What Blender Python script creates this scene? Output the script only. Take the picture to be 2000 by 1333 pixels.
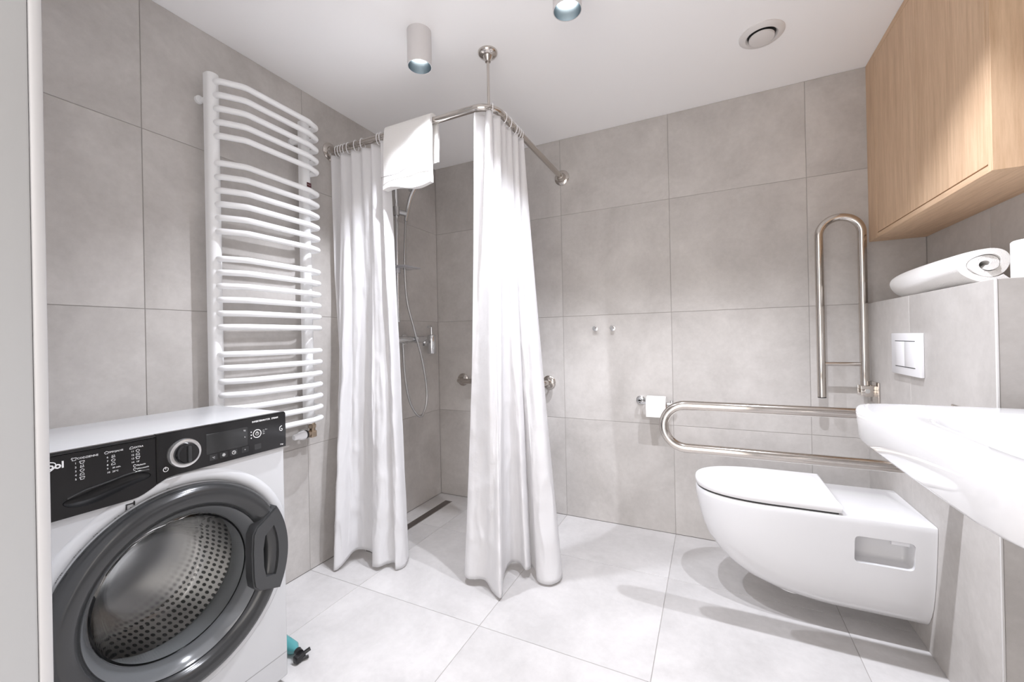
import bpy, bmesh, math, random
from mathutils import Vector, Matrix, noise
random.seed(4)
for o in list(bpy.data.objects): bpy.data.objects.remove(o)
scene = bpy.context.scene
COL = scene.collection
PI = math.pi

# ------------------------------------------------------------------ camera
cam_d = bpy.data.cameras.new('camera'); cam = bpy.data.objects.new('camera', cam_d); COL.objects.link(cam)
cam_d.sensor_width = 36.0; cam_d.sensor_fit = 'HORIZONTAL'; cam_d.lens = 802.06 * 36 / 2000
cam_d.shift_y = -6.36 / 2000; cam_d.clip_start = 0.02
R_ = Vector((0.9004, 0.4346, -0.0200)); U_ = Vector((0.0187, 0.0072, 0.9998)); F_ = Vector((-0.4346, 0.9006, 0.0017))
m = Matrix.Identity(4)
for i in range(3): m[i][0] = R_[i]; m[i][1] = U_[i]; m[i][2] = -F_[i]
m[0][3], m[1][3], m[2][3] = 1.6847, -2.3246, 1.0524
cam.matrix_world = m
scene.camera = cam

# ------------------------------------------------------------------ world, exposure
world = bpy.data.worlds.new('world'); scene.world = world; world.use_nodes = True
bg = world.node_tree.nodes['Background']; bg.inputs[0].default_value = (1.0, 0.94, 0.90, 1); bg.inputs[1].default_value = 3.25
vs = scene.view_settings; vs.view_transform = 'Standard'; vs.look = 'None'; vs.gamma = 1; vs.use_curve_mapping = False; vs.exposure = 0.09
SPOT_W = 62.0
try:
    scene.cycles.max_bounces = 14; scene.cycles.diffuse_bounces = 8; scene.cycles.glossy_bounces = 6
    scene.cycles.transmission_bounces = 10; scene.cycles.sample_clamp_indirect = 6.0
except Exception: pass

H = 2.2247          # ceiling height
XR = 2.515          # right wall
XB = 2.310          # boxed-in cistern wall front
ZB = 1.175          # its top
YB = -0.915         # its near end
YN = -2.125         # near wall (with the doorway)

# ------------------------------------------------------------------ materials
def mat(name, col, rough=0.5, metal=0.0, spec=0.5, **kw):
    M = bpy.data.materials.new(name); M.use_nodes = True
    b = M.node_tree.nodes['Principled BSDF']
    b.inputs['Base Color'].default_value = (*col, 1); b.inputs['Roughness'].default_value = rough
    b.inputs['Metallic'].default_value = metal
    b.inputs['Specular IOR Level'].default_value = spec
    for k, v in kw.items(): b.inputs[k].default_value = v
    return M
def nodes(M): return M.node_tree.nodes, M.node_tree.links, M.node_tree.nodes['Principled BSDF']
def add_bump(M, scale, strength, dist=0.002, detail=4, stretch=None):
    N, L, b = nodes(M)
    tc = N.new('ShaderNodeTexCoord'); nz = N.new('ShaderNodeTexNoise'); bp = N.new('ShaderNodeBump')
    nz.inputs['Scale'].default_value = scale; nz.inputs['Detail'].default_value = detail
    src = tc.outputs['Object']
    if stretch:
        mp = N.new('ShaderNodeMapping'); mp.inputs['Scale'].default_value = stretch; L.new(src, mp.inputs[0]); src = mp.outputs[0]
    L.new(src, nz.inputs['Vector']); L.new(nz.outputs['Fac'], bp.inputs['Height'])
    bp.inputs['Strength'].default_value = strength; bp.inputs['Distance'].default_value = dist
    L.new(bp.outputs[0], b.inputs['Normal'])
def vary(M, c1, c2, scale, detail=3, stretch=None, contrast=(0.35, 0.65)):
    N, L, b = nodes(M)
    tc = N.new('ShaderNodeTexCoord'); nz = N.new('ShaderNodeTexNoise'); rp = N.new('ShaderNodeValToRGB')
    nz.inputs['Scale'].default_value = scale; nz.inputs['Detail'].default_value = detail
    src = tc.outputs['Object']
    if stretch:
        mp = N.new('ShaderNodeMapping'); mp.inputs['Scale'].default_value = stretch; L.new(src, mp.inputs[0]); src = mp.outputs[0]
    L.new(src, nz.inputs['Vector']); L.new(nz.outputs['Fac'], rp.inputs[0])
    rp.color_ramp.elements[0].position, rp.color_ramp.elements[1].position = contrast
    rp.color_ramp.elements[0].color = (*c1, 1); rp.color_ramp.elements[1].color = (*c2, 1)
    L.new(rp.outputs[0], b.inputs['Base Color'])
    return rp
def tile_material(name, c1, c2, rough):
    M = mat(name, c1, rough, spec=0.35); N, L, b = nodes(M)
    geo = N.new('ShaderNodeNewGeometry'); oi = N.new('ShaderNodeObjectInfo')
    mul = N.new('ShaderNodeMath'); mul.operation = 'MULTIPLY'; mul.inputs[1].default_value = 37.0
    L.new(oi.outputs['Random'], mul.inputs[0])
    add = N.new('ShaderNodeVectorMath'); add.operation = 'ADD'
    L.new(geo.outputs['Position'], add.inputs[0]); L.new(mul.outputs[0], add.inputs[1])
    big = N.new('ShaderNodeTexNoise'); big.inputs['Scale'].default_value = 3.2; big.inputs['Detail'].default_value = 5; big.inputs['Roughness'].default_value = 0.62
    big.inputs['Distortion'].default_value = 0.4
    fine = N.new('ShaderNodeTexNoise'); fine.inputs['Scale'].default_value = 42; fine.inputs['Detail'].default_value = 6; fine.inputs['Roughness'].default_value = 0.7
    for n in (big, fine): L.new(add.outputs[0], n.inputs['Vector'])
    mx = N.new('ShaderNodeMath'); mx.operation = 'MULTIPLY_ADD'; mx.inputs[1].default_value = 0.35
    L.new(fine.outputs['Fac'], mx.inputs[0]); L.new(big.outputs['Fac'], mx.inputs[2])
    rv = N.new('ShaderNodeMath'); rv.operation = 'MULTIPLY_ADD'; rv.inputs[1].default_value = 0.09
    L.new(oi.outputs['Random'], rv.inputs[0]); L.new(mx.outputs[0], rv.inputs[2])
    rp = N.new('ShaderNodeValToRGB'); rp.color_ramp.elements[0].position = 0.5; rp.color_ramp.elements[1].position = 0.92
    rp.color_ramp.elements[0].color = (*c1, 1); rp.color_ramp.elements[1].color = (*c2, 1)
    L.new(rv.outputs[0], rp.inputs[0]); L.new(rp.outputs[0], b.inputs['Base Color'])
    bp = N.new('ShaderNodeBump'); bp.inputs['Strength'].default_value = 0.06; bp.inputs['Distance'].default_value = 0.001
    L.new(fine.outputs['Fac'], bp.inputs['Height']); L.new(bp.outputs[0], b.inputs['Normal'])
    return M
M = {}
M['tile'] = tile_material('grey_stoneware_tile', (0.425, 0.403, 0.383), (0.575, 0.551, 0.528), 0.42)
M['floor_tile'] = tile_material('light_stoneware_tile', (0.485, 0.472, 0.465), (0.625, 0.61, 0.603), 0.38)
M['grout'] = mat('grout', (0.36, 0.34, 0.325), 0.9)
M['ceiling'] = mat('ceiling_paint', (0.91, 0.905, 0.905), 0.9, spec=0.2); add_bump(M['ceiling'], 260, 0.05, 0.0005)
M['paint'] = mat('shaded_door_lacquer', (0.36, 0.365, 0.37), 0.35); add_bump(M['paint'], 90, 0.02, 0.0005)  # white lacquer greyed: the shade on the frame is in its colour
M['casing'] = mat('shaded_casing_lacquer', (0.43, 0.43, 0.44), 0.35)  # same white lacquer, with less shade put into the colour
M['trim'] = mat('white_edge_trim', (0.66, 0.65, 0.64), 0.35)
M['enamel'] = mat('radiator_enamel', (0.86, 0.865, 0.87), 0.28)
M['ceramic'] = mat('white_ceramic', (0.71, 0.71, 0.72), 0.08, spec=0.55, **{'Coat Weight': 0.4, 'Coat Roughness': 0.04})
M['plastic'] = mat('white_plastic', (0.84, 0.84, 0.86), 0.25)
M['lid'] = mat('toilet_lid_plastic', (0.80, 0.80, 0.81), 0.18)
M['steel'] = mat('polished_stainless', (0.60, 0.56, 0.52), 0.12, 1.0); add_bump(M['steel'], 220, 0.02, 0.0004)
M['chrome'] = mat('chrome', (0.70, 0.71, 0.72), 0.07, 1.0)
M['hose'] = mat('chrome_hose', (0.55, 0.55, 0.55), 0.22, 1.0)
M['drain'] = mat('brushed_drain_steel', (0.24, 0.22, 0.21), 0.35, 1.0)
M['brass'] = mat('nickel_brass', (0.52, 0.42, 0.32), 0.28, 1.0)
M['black'] = mat('black_plastic', (0.012, 0.012, 0.013), 0.3)
M['black_matte'] = mat('black_matte', (0.008, 0.008, 0.009), 0.6)
M['panel'] = mat('gloss_black_panel', (0.010, 0.010, 0.011), 0.09, spec=0.6)
M['display'] = mat('display_glass', (0.025, 0.026, 0.027), 0.05, spec=0.7)
M['ring_dark'] = mat('dark_door_ring', (0.030, 0.031, 0.032), 0.2, spec=0.6)
M['handle_dark'] = mat('dark_door_handle', (0.045, 0.046, 0.048), 0.32)
M['washer'] = mat('washer_white_enamel', (0.54, 0.545, 0.555), 0.22, spec=0.5)
M['print'] = mat('white_print', (0.75, 0.75, 0.75), 0.5)
M['print_dark'] = mat('dark_print', (0.10, 0.10, 0.10), 0.5)
M['silver'] = mat('silver_trim', (0.75, 0.75, 0.75), 0.2, 0.85)
M['bezel'] = mat('grey_inner_bezel', (0.13, 0.135, 0.14), 0.12, 0.0, 0.8)
M['rubber'] = mat('grey_gasket', (0.30, 0.30, 0.30), 0.45)
M['lamp_body'] = mat('lamp_housing', (0.62, 0.60, 0.60), 0.45)
M['reflector'] = mat('lamp_reflector', (0.33, 0.385, 0.42), 0.30, 1.0)
M['gap_shade'] = mat('gap_shade', (0.03, 0.03, 0.03), 0.8)  # near-black colour stands in for the shade inside gaps and openings
M['vent'] = mat('vent_plastic', (0.70, 0.675, 0.66), 0.4)
M['cardboard'] = mat('cardboard_core', (0.45, 0.33, 0.22), 0.9)
M['paper'] = mat('tissue_paper', (0.87, 0.86, 0.85), 0.95, spec=0.1); add_bump(M['paper'], 400, 0.15, 0.0006)
M['towel'] = mat('white_terry', (0.86, 0.845, 0.825), 1.0, spec=0.05, **{'Sheen Weight': 0.3}); add_bump(M['towel'], 520, 0.9, 0.002, 3)
M['towel_seam'] = mat('towel_band_weave', (0.30, 0.29, 0.28), 0.9)
M['curtain'] = mat('white_shower_curtain', (0.89, 0.89, 0.905), 0.42, spec=0.35)
N, L, b = nodes(M['curtain']); b.inputs['Subsurface Weight'].default_value = 0.0
tr = N.new('ShaderNodeBsdfTranslucent'); tr.inputs[0].default_value = (0.93, 0.92, 0.91, 1); ms = N.new('ShaderNodeMixShader'); ms.inputs[0].default_value = 0.42
L.new(b.outputs[0], ms.inputs[1]); L.new(tr.outputs[0], ms.inputs[2]); L.new(ms.outputs[0], N['Material Output'].inputs['Surface'])
add_bump(M['curtain'], 24, 0.42, 0.008, 5)
M['teal'] = mat('teal_bottle', (0.12, 0.42, 0.44), 0.15, **{'Transmission Weight': 0.3})
M['clear'] = mat('clear_acrylic', (0.85, 0.85, 0.88), 0.1, **{'Transmission Weight': 0.6})
M['glass'] = mat('door_glass', (0.93, 0.95, 0.96), 0.0, **{'Transmission Weight': 1.0, 'IOR': 1.45})
M['sticker'] = mat('dark_red_sticker', (0.09, 0.02, 0.025), 0.4)
em = bpy.data.materials.new('lamp_emitter'); em.use_nodes = True
b = em.node_tree.nodes['Principled BSDF']; b.inputs['Emission Color'].default_value = (1, 0.98, 0.95, 1); b.inputs['Emission Strength'].default_value = 9.0
M['emit'] = em
# oak: vertical grain
def oak(name, stretch, c1, c2):
    W = mat(name, c1, 0.48, spec=0.3); N, L, b = nodes(W)
    tc = N.new('ShaderNodeTexCoord'); mp = N.new('ShaderNodeMapping'); mp.inputs['Scale'].default_value = stretch
    L.new(tc.outputs['Object'], mp.inputs[0])
    n1 = N.new('ShaderNodeTexNoise'); n1.inputs['Scale'].default_value = 5; n1.inputs['Detail'].default_value = 7; n1.inputs['Roughness'].default_value = 0.7
    n2 = N.new('ShaderNodeTexNoise'); n2.inputs['Scale'].default_value = 1.3; n2.inputs['Detail'].default_value = 2
    for n in (n1, n2): L.new(mp.outputs[0], n.inputs['Vector'])
    mx = N.new('ShaderNodeMath'); mx.operation = 'MULTIPLY_ADD'; mx.inputs[1].default_value = 0.5; L.new(n2.outputs[0], mx.inputs[0]); L.new(n1.outputs[0], mx.inputs[2])
    rp = N.new('ShaderNodeValToRGB'); rp.color_ramp.elements[0].position = 0.5; rp.color_ramp.elements[1].position = 0.95
    rp.color_ramp.elements[0].color = (*c1, 1); rp.color_ramp.elements[1].color = (*c2, 1)
    L.new(mx.outputs[0], rp.inputs[0]); L.new(rp.outputs[0], b.inputs['Base Color'])
    bp = N.new('ShaderNodeBump'); bp.inputs['Strength'].default_value = 0.08; bp.inputs['Distance'].default_value = 0.001
    L.new(n1.outputs[0], bp.inputs['Height']); L.new(bp.outputs[0], b.inputs['Normal'])
    return W
M['oak'] = oak('oak_veneer', (22, 22, 1.4), (0.52, 0.345, 0.215), (0.70, 0.50, 0.335))
M['oak_h'] = oak('oak_veneer_horizontal', (22, 1.4, 22), (0.52, 0.345, 0.215), (0.70, 0.50, 0.335))
# perforated drum
D = mat('perforated_drum_steel', (0.42, 0.40, 0.38), 0.28, 1.0); N, L, b = nodes(D)
tc = N.new('ShaderNodeTexCoord'); vo = N.new('ShaderNodeTexVoronoi'); vo.inputs['Scale'].default_value = 1.0; vo.inputs['Randomness'].default_value = 0.0
mp = N.new('ShaderNodeMapping'); mp.inputs['Scale'].default_value = (90, 16, 1); mp.inputs['Rotation'].default_value = (0, 0, 0)
L.new(tc.outputs['UV'], mp.inputs[0]); L.new(mp.outputs[0], vo.inputs['Vector'])
rp = N.new('ShaderNodeValToRGB'); rp.color_ramp.elements[0].position = 0.26; rp.color_ramp.elements[1].position = 0.34
rp.color_ramp.elements[0].color = (0.03, 0.028, 0.025, 1); rp.color_ramp.elements[1].color = (0.46, 0.44, 0.42, 1)
L.new(vo.outputs['Distance'], rp.inputs[0]); L.new(rp.outputs[0], b.inputs['Base Color'])
M['drum'] = D

# ------------------------------------------------------------------ geometry helpers (world coordinates)
def V(*a): return Vector(a)
def bm_box(bm, lo, hi, bevel=0.0, seg=2):
    lo, hi = Vector(lo), Vector(hi)
    r = bmesh.ops.create_cube(bm, size=1.0)
    c = (lo + hi) / 2; s = hi - lo
    for v in r['verts']: v.co = Vector((v.co.x * s.x, v.co.y * s.y, v.co.z * s.z)) + c
    if bevel > 0:
        es = list({e for v in r['verts'] for e in v.link_edges})
        bmesh.ops.bevel(bm, geom=es, offset=bevel, segments=seg, affect='EDGES', profile=0.5)
    return bm
def frame(axis):
    a = Vector(axis).normalized(); ref = V(0, 0, 1) if abs(a.z) < 0.9 else V(1, 0, 0)
    u = ref.cross(a).normalized(); w = a.cross(u); return a, u, w
def bm_lathe(bm, origin, axis, prof, n=48, uv=False, a0=0.0, a1=2 * PI):
    """prof: list of (t along axis, radius)"""
    o = Vector(origin); a, u, w = frame(axis); full = abs(a1 - a0 - 2 * PI) < 1e-6
    cnt = n if full else n + 1; rings = []
    for t, r in prof:
        if r < 1e-6: rings.append([bm.verts.new(o + a * t)])
        else: rings.append([bm.verts.new(o + a * t + (u * math.cos(a0 + (a1 - a0) * k / n) + w * math.sin(a0 + (a1 - a0) * k / n)) * r) for k in range(cnt)])
    layer = bm.loops.layers.uv.verify() if uv else None
    for i in range(len(rings) - 1):
        A, B = rings[i], rings[i + 1]
        for k in range(n):
            k2 = (k + 1) % cnt
            if len(A) == 1 and len(B) == 1: continue
            if len(A) == 1: f = bm.faces.new((A[0], B[k2], B[k]))
            elif len(B) == 1: f = bm.faces.new((A[k], A[k2], B[0]))
            else: f = bm.faces.new((A[k], A[k2], B[k2], B[k]))
            if uv:
                i0 = i / (len(rings) - 1); i1 = (i + 1) / (len(rings) - 1)
                vals = [(k / n, i0), ((k + 1) / n, i0), ((k + 1) / n, i1), (k / n, i1)]
                for q, lp in enumerate(f.loops): lp[layer].uv = vals[q % 4]
    return bm
def bm_cyl(bm, a, b, r, n=24, r2=None):
    a, b = Vector(a), Vector(b); d = b - a; r2 = r if r2 is None else r2
    return bm_lathe(bm, a, d, [(0, 0), (0, r), (d.length, r2), (d.length, 0)], n)
def smooth_path(pts, rad, seg=8):
    """polyline with rounded corners"""
    pts = [Vector(p) for p in pts]; out = [pts[0]]
    rads = rad if isinstance(rad, (list, tuple)) else [rad] * len(pts)
    for i in range(1, len(pts) - 1):
        p0, p1, p2 = pts[i - 1], pts[i], pts[i + 1]; d0 = (p0 - p1).normalized(); d2 = (p2 - p1).normalized()
        ang = d0.angle(d2); rr = rads[i]
        if rr <= 0 or ang > PI - 0.02: out.append(p1); continue
        t = rr / math.tan(ang / 2); t = min(t, (p0 - p1).length * 0.499, (p2 - p1).length * 0.499); rr = t * math.tan(ang / 2)
        c = p1 + (d0 + d2).normalized() * (rr / math.sin(ang / 2)); s = p1 + d0 * t - c; e = p1 + d2 * t - c
        tot = s.angle(e); ax = s.cross(e).normalized()
        for k in range(seg + 1): out.append(c + Matrix.Rotation(tot * k / seg, 3, ax) @ s)
    out.append(pts[-1]); return out
def catmull(pts, n):
    pts = [Vector(p) for p in pts]; P = [pts[0] * 2 - pts[1]] + pts + [pts[-1] * 2 - pts[-2]]; out = []
    m_ = len(pts) - 1
    for k in range(n):
        t = k / (n - 1) * m_; i = min(int(t), m_ - 1); f = t - i; a, b, c, d = P[i], P[i + 1], P[i + 2], P[i + 3]
        out.append(0.5 * ((2 * b) + (c - a) * f + (2 * a - 5 * b + 4 * c - d) * f * f + (3 * b - a - 3 * c + d) * f ** 3))
    return out
def bm_tube(bm, path, r, n=14, caps=True):
    path = [Vector(p) for p in path]; rings = []; tan0 = (path[1] - path[0]).normalized()
    _, u, w = frame(tan0)
    for i, p in enumerate(path):
        t = ((path[min(i + 1, len(path) - 1)] - path[max(i - 1, 0)])).normalized()
        u = (u - t * u.dot(t)).normalized(); w = t.cross(u)
        rr = r[i] if isinstance(r, (list, tuple)) else r
        rings.append([bm.verts.new(p + (u * math.cos(2 * PI * k / n) + w * math.sin(2 * PI * k / n)) * rr) for k in range(n)])
    for A, B in zip(rings, rings[1:]):
        for k in range(n): bm.faces.new((A[k], A[(k + 1) % n], B[(k + 1) % n], B[k]))
    if caps: bm.faces.new(rings[0][::-1]); bm.faces.new(rings[-1])
    return bm
def bm_loft(bm, rings, cap0=True, cap1=True, closed=True):
    rs = [[bm.verts.new(p) for p in r] for r in rings]; n = len(rs[0])
    for A, B in zip(rs, rs[1:]):
        for k in range(n if closed else n - 1): bm.faces.new((A[k], A[(k + 1) % n], B[(k + 1) % n], B[k]))
    if cap0: bm.faces.new(rs[0][::-1])
    if cap1: bm.faces.new(rs[-1])
    return bm
def bm_prism(bm, poly, x0, x1, bevel=0.0):
    """poly of (y,z) extruded along x"""
    A = [bm.verts.new((x0, y, z)) for y, z in poly]; B = [bm.verts.new((x1, y, z)) for y, z in poly]; n = len(poly)
    fs = [bm.faces.new(A[::-1]), bm.faces.new(B)]
    for k in range(n): fs.append(bm.faces.new((A[k], A[(k + 1) % n], B[(k + 1) % n], B[k])))
    bmesh.ops.recalc_face_normals(bm, faces=fs)
    if bevel: bmesh.ops.bevel(bm, geom=[e for e in fs[1].edges], offset=bevel, segments=2, affect='EDGES')
    return bm
def base_of(o):
    p = Vector((0, 0, 0))
    while o: p += o.location; o = o.parent
    return p
def finish(bm, name, material, parent=None, smooth=True, angle=40):
    bmesh.ops.recalc_face_normals(bm, faces=bm.faces[:])
    me = bpy.data.meshes.new(name); bm.to_mesh(me); bm.free()
    return link_mesh(me, name, material, parent, smooth, angle)
def link_mesh(me, name, material, parent=None, smooth=True, angle=40):
    o = bpy.data.objects.new(name, me); COL.objects.link(o)
    if isinstance(material, str): material = M[material]
    me.materials.clear(); me.materials.append(material)
    if parent is not None:
        me.transform(Matrix.Translation(-base_of(parent))); o.parent = parent
    else:
        xs = [v.co for v in me.vertices]; lo = [min(c[i] for c in xs) for i in range(3)]; hi = [max(c[i] for c in xs) for i in range(3)]
        c = Vector(((lo[0] + hi[0]) / 2, (lo[1] + hi[1]) / 2, lo[2])); me.transform(Matrix.Translation(-c)); o.location = c
    if smooth:
        me.shade_smooth()
        try: me.set_sharp_from_angle(angle=math.radians(angle))
        except Exception: pass
    return o
def part(fn, name, material, parent=None, **k):
    bm = bmesh.new(); fn(bm); return finish(bm, name, material, parent, **k)
def empty(name, loc, label, cat, group=None):
    o = bpy.data.objects.new(name, None); COL.objects.link(o); o.location = loc; o.empty_display_size = 0.05
    return tag(o, label, cat, group)
def tag(o, label, cat, group=None):
    o['label'] = label; o['category'] = cat
    if group: o['group'] = group
    return o
def structure(o, label=None, cat=None):
    o['kind'] = 'structure'
    if label: o['label'] = label
    if cat: o['category'] = cat
    return o
def boolean(o, cutter_bm):
    """cut a mesh object (already placed) with a world-space cutter, baked"""
    me = bpy.data.meshes.new('cut'); bmesh.ops.recalc_face_normals(cutter_bm, faces=cutter_bm.faces[:]); cutter_bm.to_mesh(me); cutter_bm.free()
    c = bpy.data.objects.new('cut', me); COL.objects.link(c)
    md = o.modifiers.new('b', 'BOOLEAN'); md.object = c; md.operation = 'DIFFERENCE'; md.solver = 'EXACT'
    bpy.context.view_layer.update(); dg = bpy.context.evaluated_depsgraph_get()
    new = bpy.data.meshes.new_from_object(o.evaluated_get(dg)); o.modifiers.clear(); old = o.data; o.data = new
    new.name = old.name; bpy.data.meshes.remove(old); bpy.data.objects.remove(c)
    mats = o.data.materials; keep = mats[0]; mats.clear(); mats.append(keep)
    for p_ in o.data.polygons: p_.material_index = 0
    o.data.shade_smooth()
    try: o.data.set_sharp_from_angle(angle=math.radians(35))
    except Exception: pass
def text_mesh(name, items, x, material, parent):
    """items: (string, size, y, z, slant); text faces +x, reads towards +y"""
    bm = bmesh.new()
    for s, size, y, z, *rest in items:
        cu = bpy.data.curves.new('t', 'FONT'); cu.body = s; cu.size = size; cu.resolution_u = 2; cu.extrude = 0.0002 / 1.0
        if rest and rest[0] == 'bold': cu.offset = size * 0.03
        ob = bpy.data.objects.new('t', cu); COL.objects.link(ob); bpy.context.view_layer.update()
        dg = bpy.context.evaluated_depsgraph_get(); me = bpy.data.meshes.new_from_object(ob.evaluated_get(dg))
        mm = Matrix(((0, 0, 1, x), (1, 0, 0, y), (0, 1, 0, z), (0, 0, 0, 1)))
        me.transform(mm); bm.from_mesh(me); bpy.data.meshes.remove(me); bpy.data.objects.remove(ob); bpy.data.curves.remove(cu)
    me = bpy.data.meshes.new(name); bm.to_mesh(me); bm.free()
    return link_mesh(me, name, material, parent, smooth=False)

# ------------------------------------------------------------------ room shell
def slab(name, lo, hi, material, label=None, cat=None):
    return structure(part(lambda bm: bm_box(bm, lo, hi), name, material, smooth=False), label, cat)
GAP = 0.0010; TH = 0.008; BACK = 0.0018
wall_left = slab('wall_left', (-0.12, -2.32, 0), (-BACK, 0.0, H), 'grout', 'grey tiled wall behind the radiator and washing machine', 'wall')
wall_back = slab('wall_back', (-0.12, BACK, 0), (XR + 0.12, 0.12, H), 'grout', 'grey tiled far wall behind shower corner and toilet', 'wall')
wall_right = slab('wall_right', (XR + BACK, -2.32, 0), (XR + 0.12, 0.0, H), 'grout', 'grey tiled wall beside the oak cabinet and washbasin', 'wall')
floor = slab('floor', (-0.12, -3.2, -0.12), (XR + 0.12, 0.12, -BACK), 'grout', 'pale grey floor of large square tiles', 'floor')
ceiling = slab('ceiling', (-0.12, -3.2, H), (XR + 0.12, 0.12, H + 0.1), 'ceiling', 'smooth white painted ceiling', 'ceiling')
wall_cistern = slab('wall_cistern', (XB + BACK, YB + BACK, 0), (XR, 0, ZB - BACK), 'grout', 'low tiled boxed-out wall carrying the toilet and flush plate', 'wall')
# near wall with the doorway the photographer stands in
JX0, JX1, JZ = 0.925, 1.90, 2.08
def near(bm):
    bm_box(bm, (0.0, -2.32, 0), (JX0, YN, H)); bm_box(bm, (JX1, -2.32, 0), (XR, YN, H)); bm_box(bm, (JX0, -2.32, JZ), (JX1, YN, H))
structure(part(near, 'wall_near', 'ceiling', smooth=False), 'painted wall around the doorway at the near end', 'wall')
df = structure(part(lambda bm: bm_box(bm, (JX0, -2.34, 0), (JX0 + 0.024, YN - 0.004, JZ), 0.003), 'door_1', 'paint'), 'white lacquered door frame at the left edge of the picture', 'door frame')
part(lambda bm: bm_box(bm, (JX1 - 0.024, -2.34, 0), (JX1, YN - 0.004, JZ), 0.003), 'jamb', 'paint', df)
part(lambda bm: bm_box(bm, (JX0 + 0.024, -2.34, JZ - 0.024), (JX1 - 0.024, YN - 0.004, JZ), 0.003), 'head', 'paint', df)
part(lambda bm: bm_box(bm, (JX0 - 0.055, YN - 0.004, 0), (JX0 + 0.0255, YN + 0.008, JZ + 0.05), 0.003), 'casing', 'casing', df)
part(lambda bm: bm_box(bm, (JX1 - 0.0255, YN - 0.004, 0), (JX1 + 0.055, YN + 0.008, JZ + 0.05), 0.003), 'casing', 'casing', df)

_tc = {}
def tile(parent, lo, hi, material):
    """a bevelled slab; alike sizes share a mesh"""
    lo, hi = Vector(lo), Vector(hi); s = hi - lo; key = (tuple(round(c, 4) for c in s), material)
    if key not in _tc:
        bm = bmesh.new(); bm_box(bm, -s / 2, s / 2, 0.0008, 1); me = bpy.data.meshes.new('tile'); bm.to_mesh(me); bm.free(); me.materials.append(M[material]); _tc[key] = me
    o = bpy.data.objects.new('tile', _tc[key]); COL.objects.link(o); o.parent = parent; o.location = (lo + hi) / 2 - base_of(parent); return o
def spans(cuts): return [(a + GAP, b - GAP) for a, b in zip(cuts, cuts[1:])]
ROWS = [0, 0.575, 1.175, 1.775, H]
YS = [-2.32 + 0.2, -1.627, -1.027, -0.427, 0]
for y0, y1 in spans([YN] + YS[1:]):
    for z0, z1 in spans(ROWS): tile(wall_left, (-TH, y0, z0), (0, y1, z1), 'tile')
XS = [0, 0.302, 0.902, 1.502, 2.102, XR]
for x0, x1 in spans(XS):
    for z0, z1 in spans(ROWS):
        tile(wall_back, (x0, 0, z0), (x1, TH, z1), 'tile')
for y0, y1 in spans([-2.12, -1.63, -1.03, -0.4346, 0]):
    for z0, z1 in spans(ROWS): tile(wall_right, (XR, y0, z0), (XR + TH, y1, z1), 'tile')
for x0, x1 in spans(XS):
    for y0, y1 in spans([-3.2, -2.83, -2.23, -1.63, -1.0273, -0.4346, 0]):
        tile(floor, (x0, y0, -TH), (x1, y1, 0), 'floor_tile')
for y0, y1 in spans([YB + 0.004, -0.4346, 0]):
    for z0, z1 in spans([0, 0.575, ZB]): tile(wall_cistern, (XB, y0, z0), (XB + TH, y1, z1), 'tile')
    tile(wall_cistern, (XB + TH + GAP, y0, ZB - TH), (XR - GAP, y1, ZB), 'tile')
for z0, z1 in spans([0, 0.575, ZB]): tile(wall_cistern, (XB + 0.0055, YB, z0), (XR - GAP, YB + TH, z1), 'tile')
structure(part(lambda bm: bm_box(bm, (XB - 0.0004, YB - 0.0008, 0), (XB + 0.0045, YB + 0.0038, ZB + 0.0004), 0.0008), 'trim_1', 'trim'), 'thin white edge strip on the corner of the boxed-out wall', 'trim')

# ------------------------------------------------------------------ ceiling fittings
def spot(x, y, label):
    e = empty('ceiling_spotlight', (x, y, 2.092), label, 'ceiling lamp', 'surface-mounted ceiling spotlights')
    ro, ri, zb = 0.0455, 0.043, 2.092
    part(lambda bm: bm_lathe(bm, (x, y, zb), (0, 0, 1), [(0.0, ri), (0.0, ro), (H - zb, ro), (H - zb, 0)], 48), 'housing', 'lamp_body', e)
    part(lambda bm: bm_lathe(bm, (x, y, zb), (0, 0, 1), [(0.0005, ri), (0.022, 0.040), (0.047, 0.0285), (0.05, 0.0285)], 48), 'reflector', 'reflector', e)
    part(lambda bm: bm_lathe(bm, (x, y, zb), (0, 0, 1), [(0.046, 0.0), (0.0462, 0.027), (0.05, 0.027), (0.05, 0)], 40), 'diffuser', 'emit', e)
    ld = bpy.data.lights.new('spot_light', 'SPOT'); lo_ = bpy.data.objects.new('spot_light', ld); COL.objects.link(lo_); lo_.parent = e; lo_.location = (0, 0, 0.012)
    ld.energy = SPOT_W; ld.color = (0.94, 0.965, 1.05); ld.spot_size = math.radians(114); ld.spot_blend = 0.62; ld.shadow_soft_size = 0.013
spot(0.71, -1.064, 'cylindrical ceiling spotlight nearest the shower rail, lit')
spot(1.295, -1.064, 'ceiling spotlight cut off by the top edge of the picture, lit')
spot(1.88, -1.064, 'ceiling spotlight above the toilet, just outside the picture')
v = empty('ceiling_vent', (1.888, -0.443, H - 0.02), 'round off-white ventilation valve in the ceiling above the toilet', 'vent')
part(lambda bm: bm_lathe(bm, (1.888, -0.443, H), (0, 0, -1), [(0, 0.078), (0.004, 0.078), (0.010, 0.070), (0.012, 0.056), (0.006, 0.050), (0.0, 0.049)], 56), 'flange', 'vent', v)
part(lambda bm: bm_lathe(bm, (1.888, -0.443, H), (0, 0, -1), [(0.0005, 0.051), (0.001, 0)], 40), 'dark_throat', 'gap_shade', v)
part(lambda bm: bm_lathe(bm, (1.888, -0.443, H), (0, 0, -1), [(0.002, 0.030), (0.012, 0.044), (0.019, 0.043), (0.021, 0.036), (0.0185, 0.0)], 48), 'disc', 'vent', v)

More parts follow.
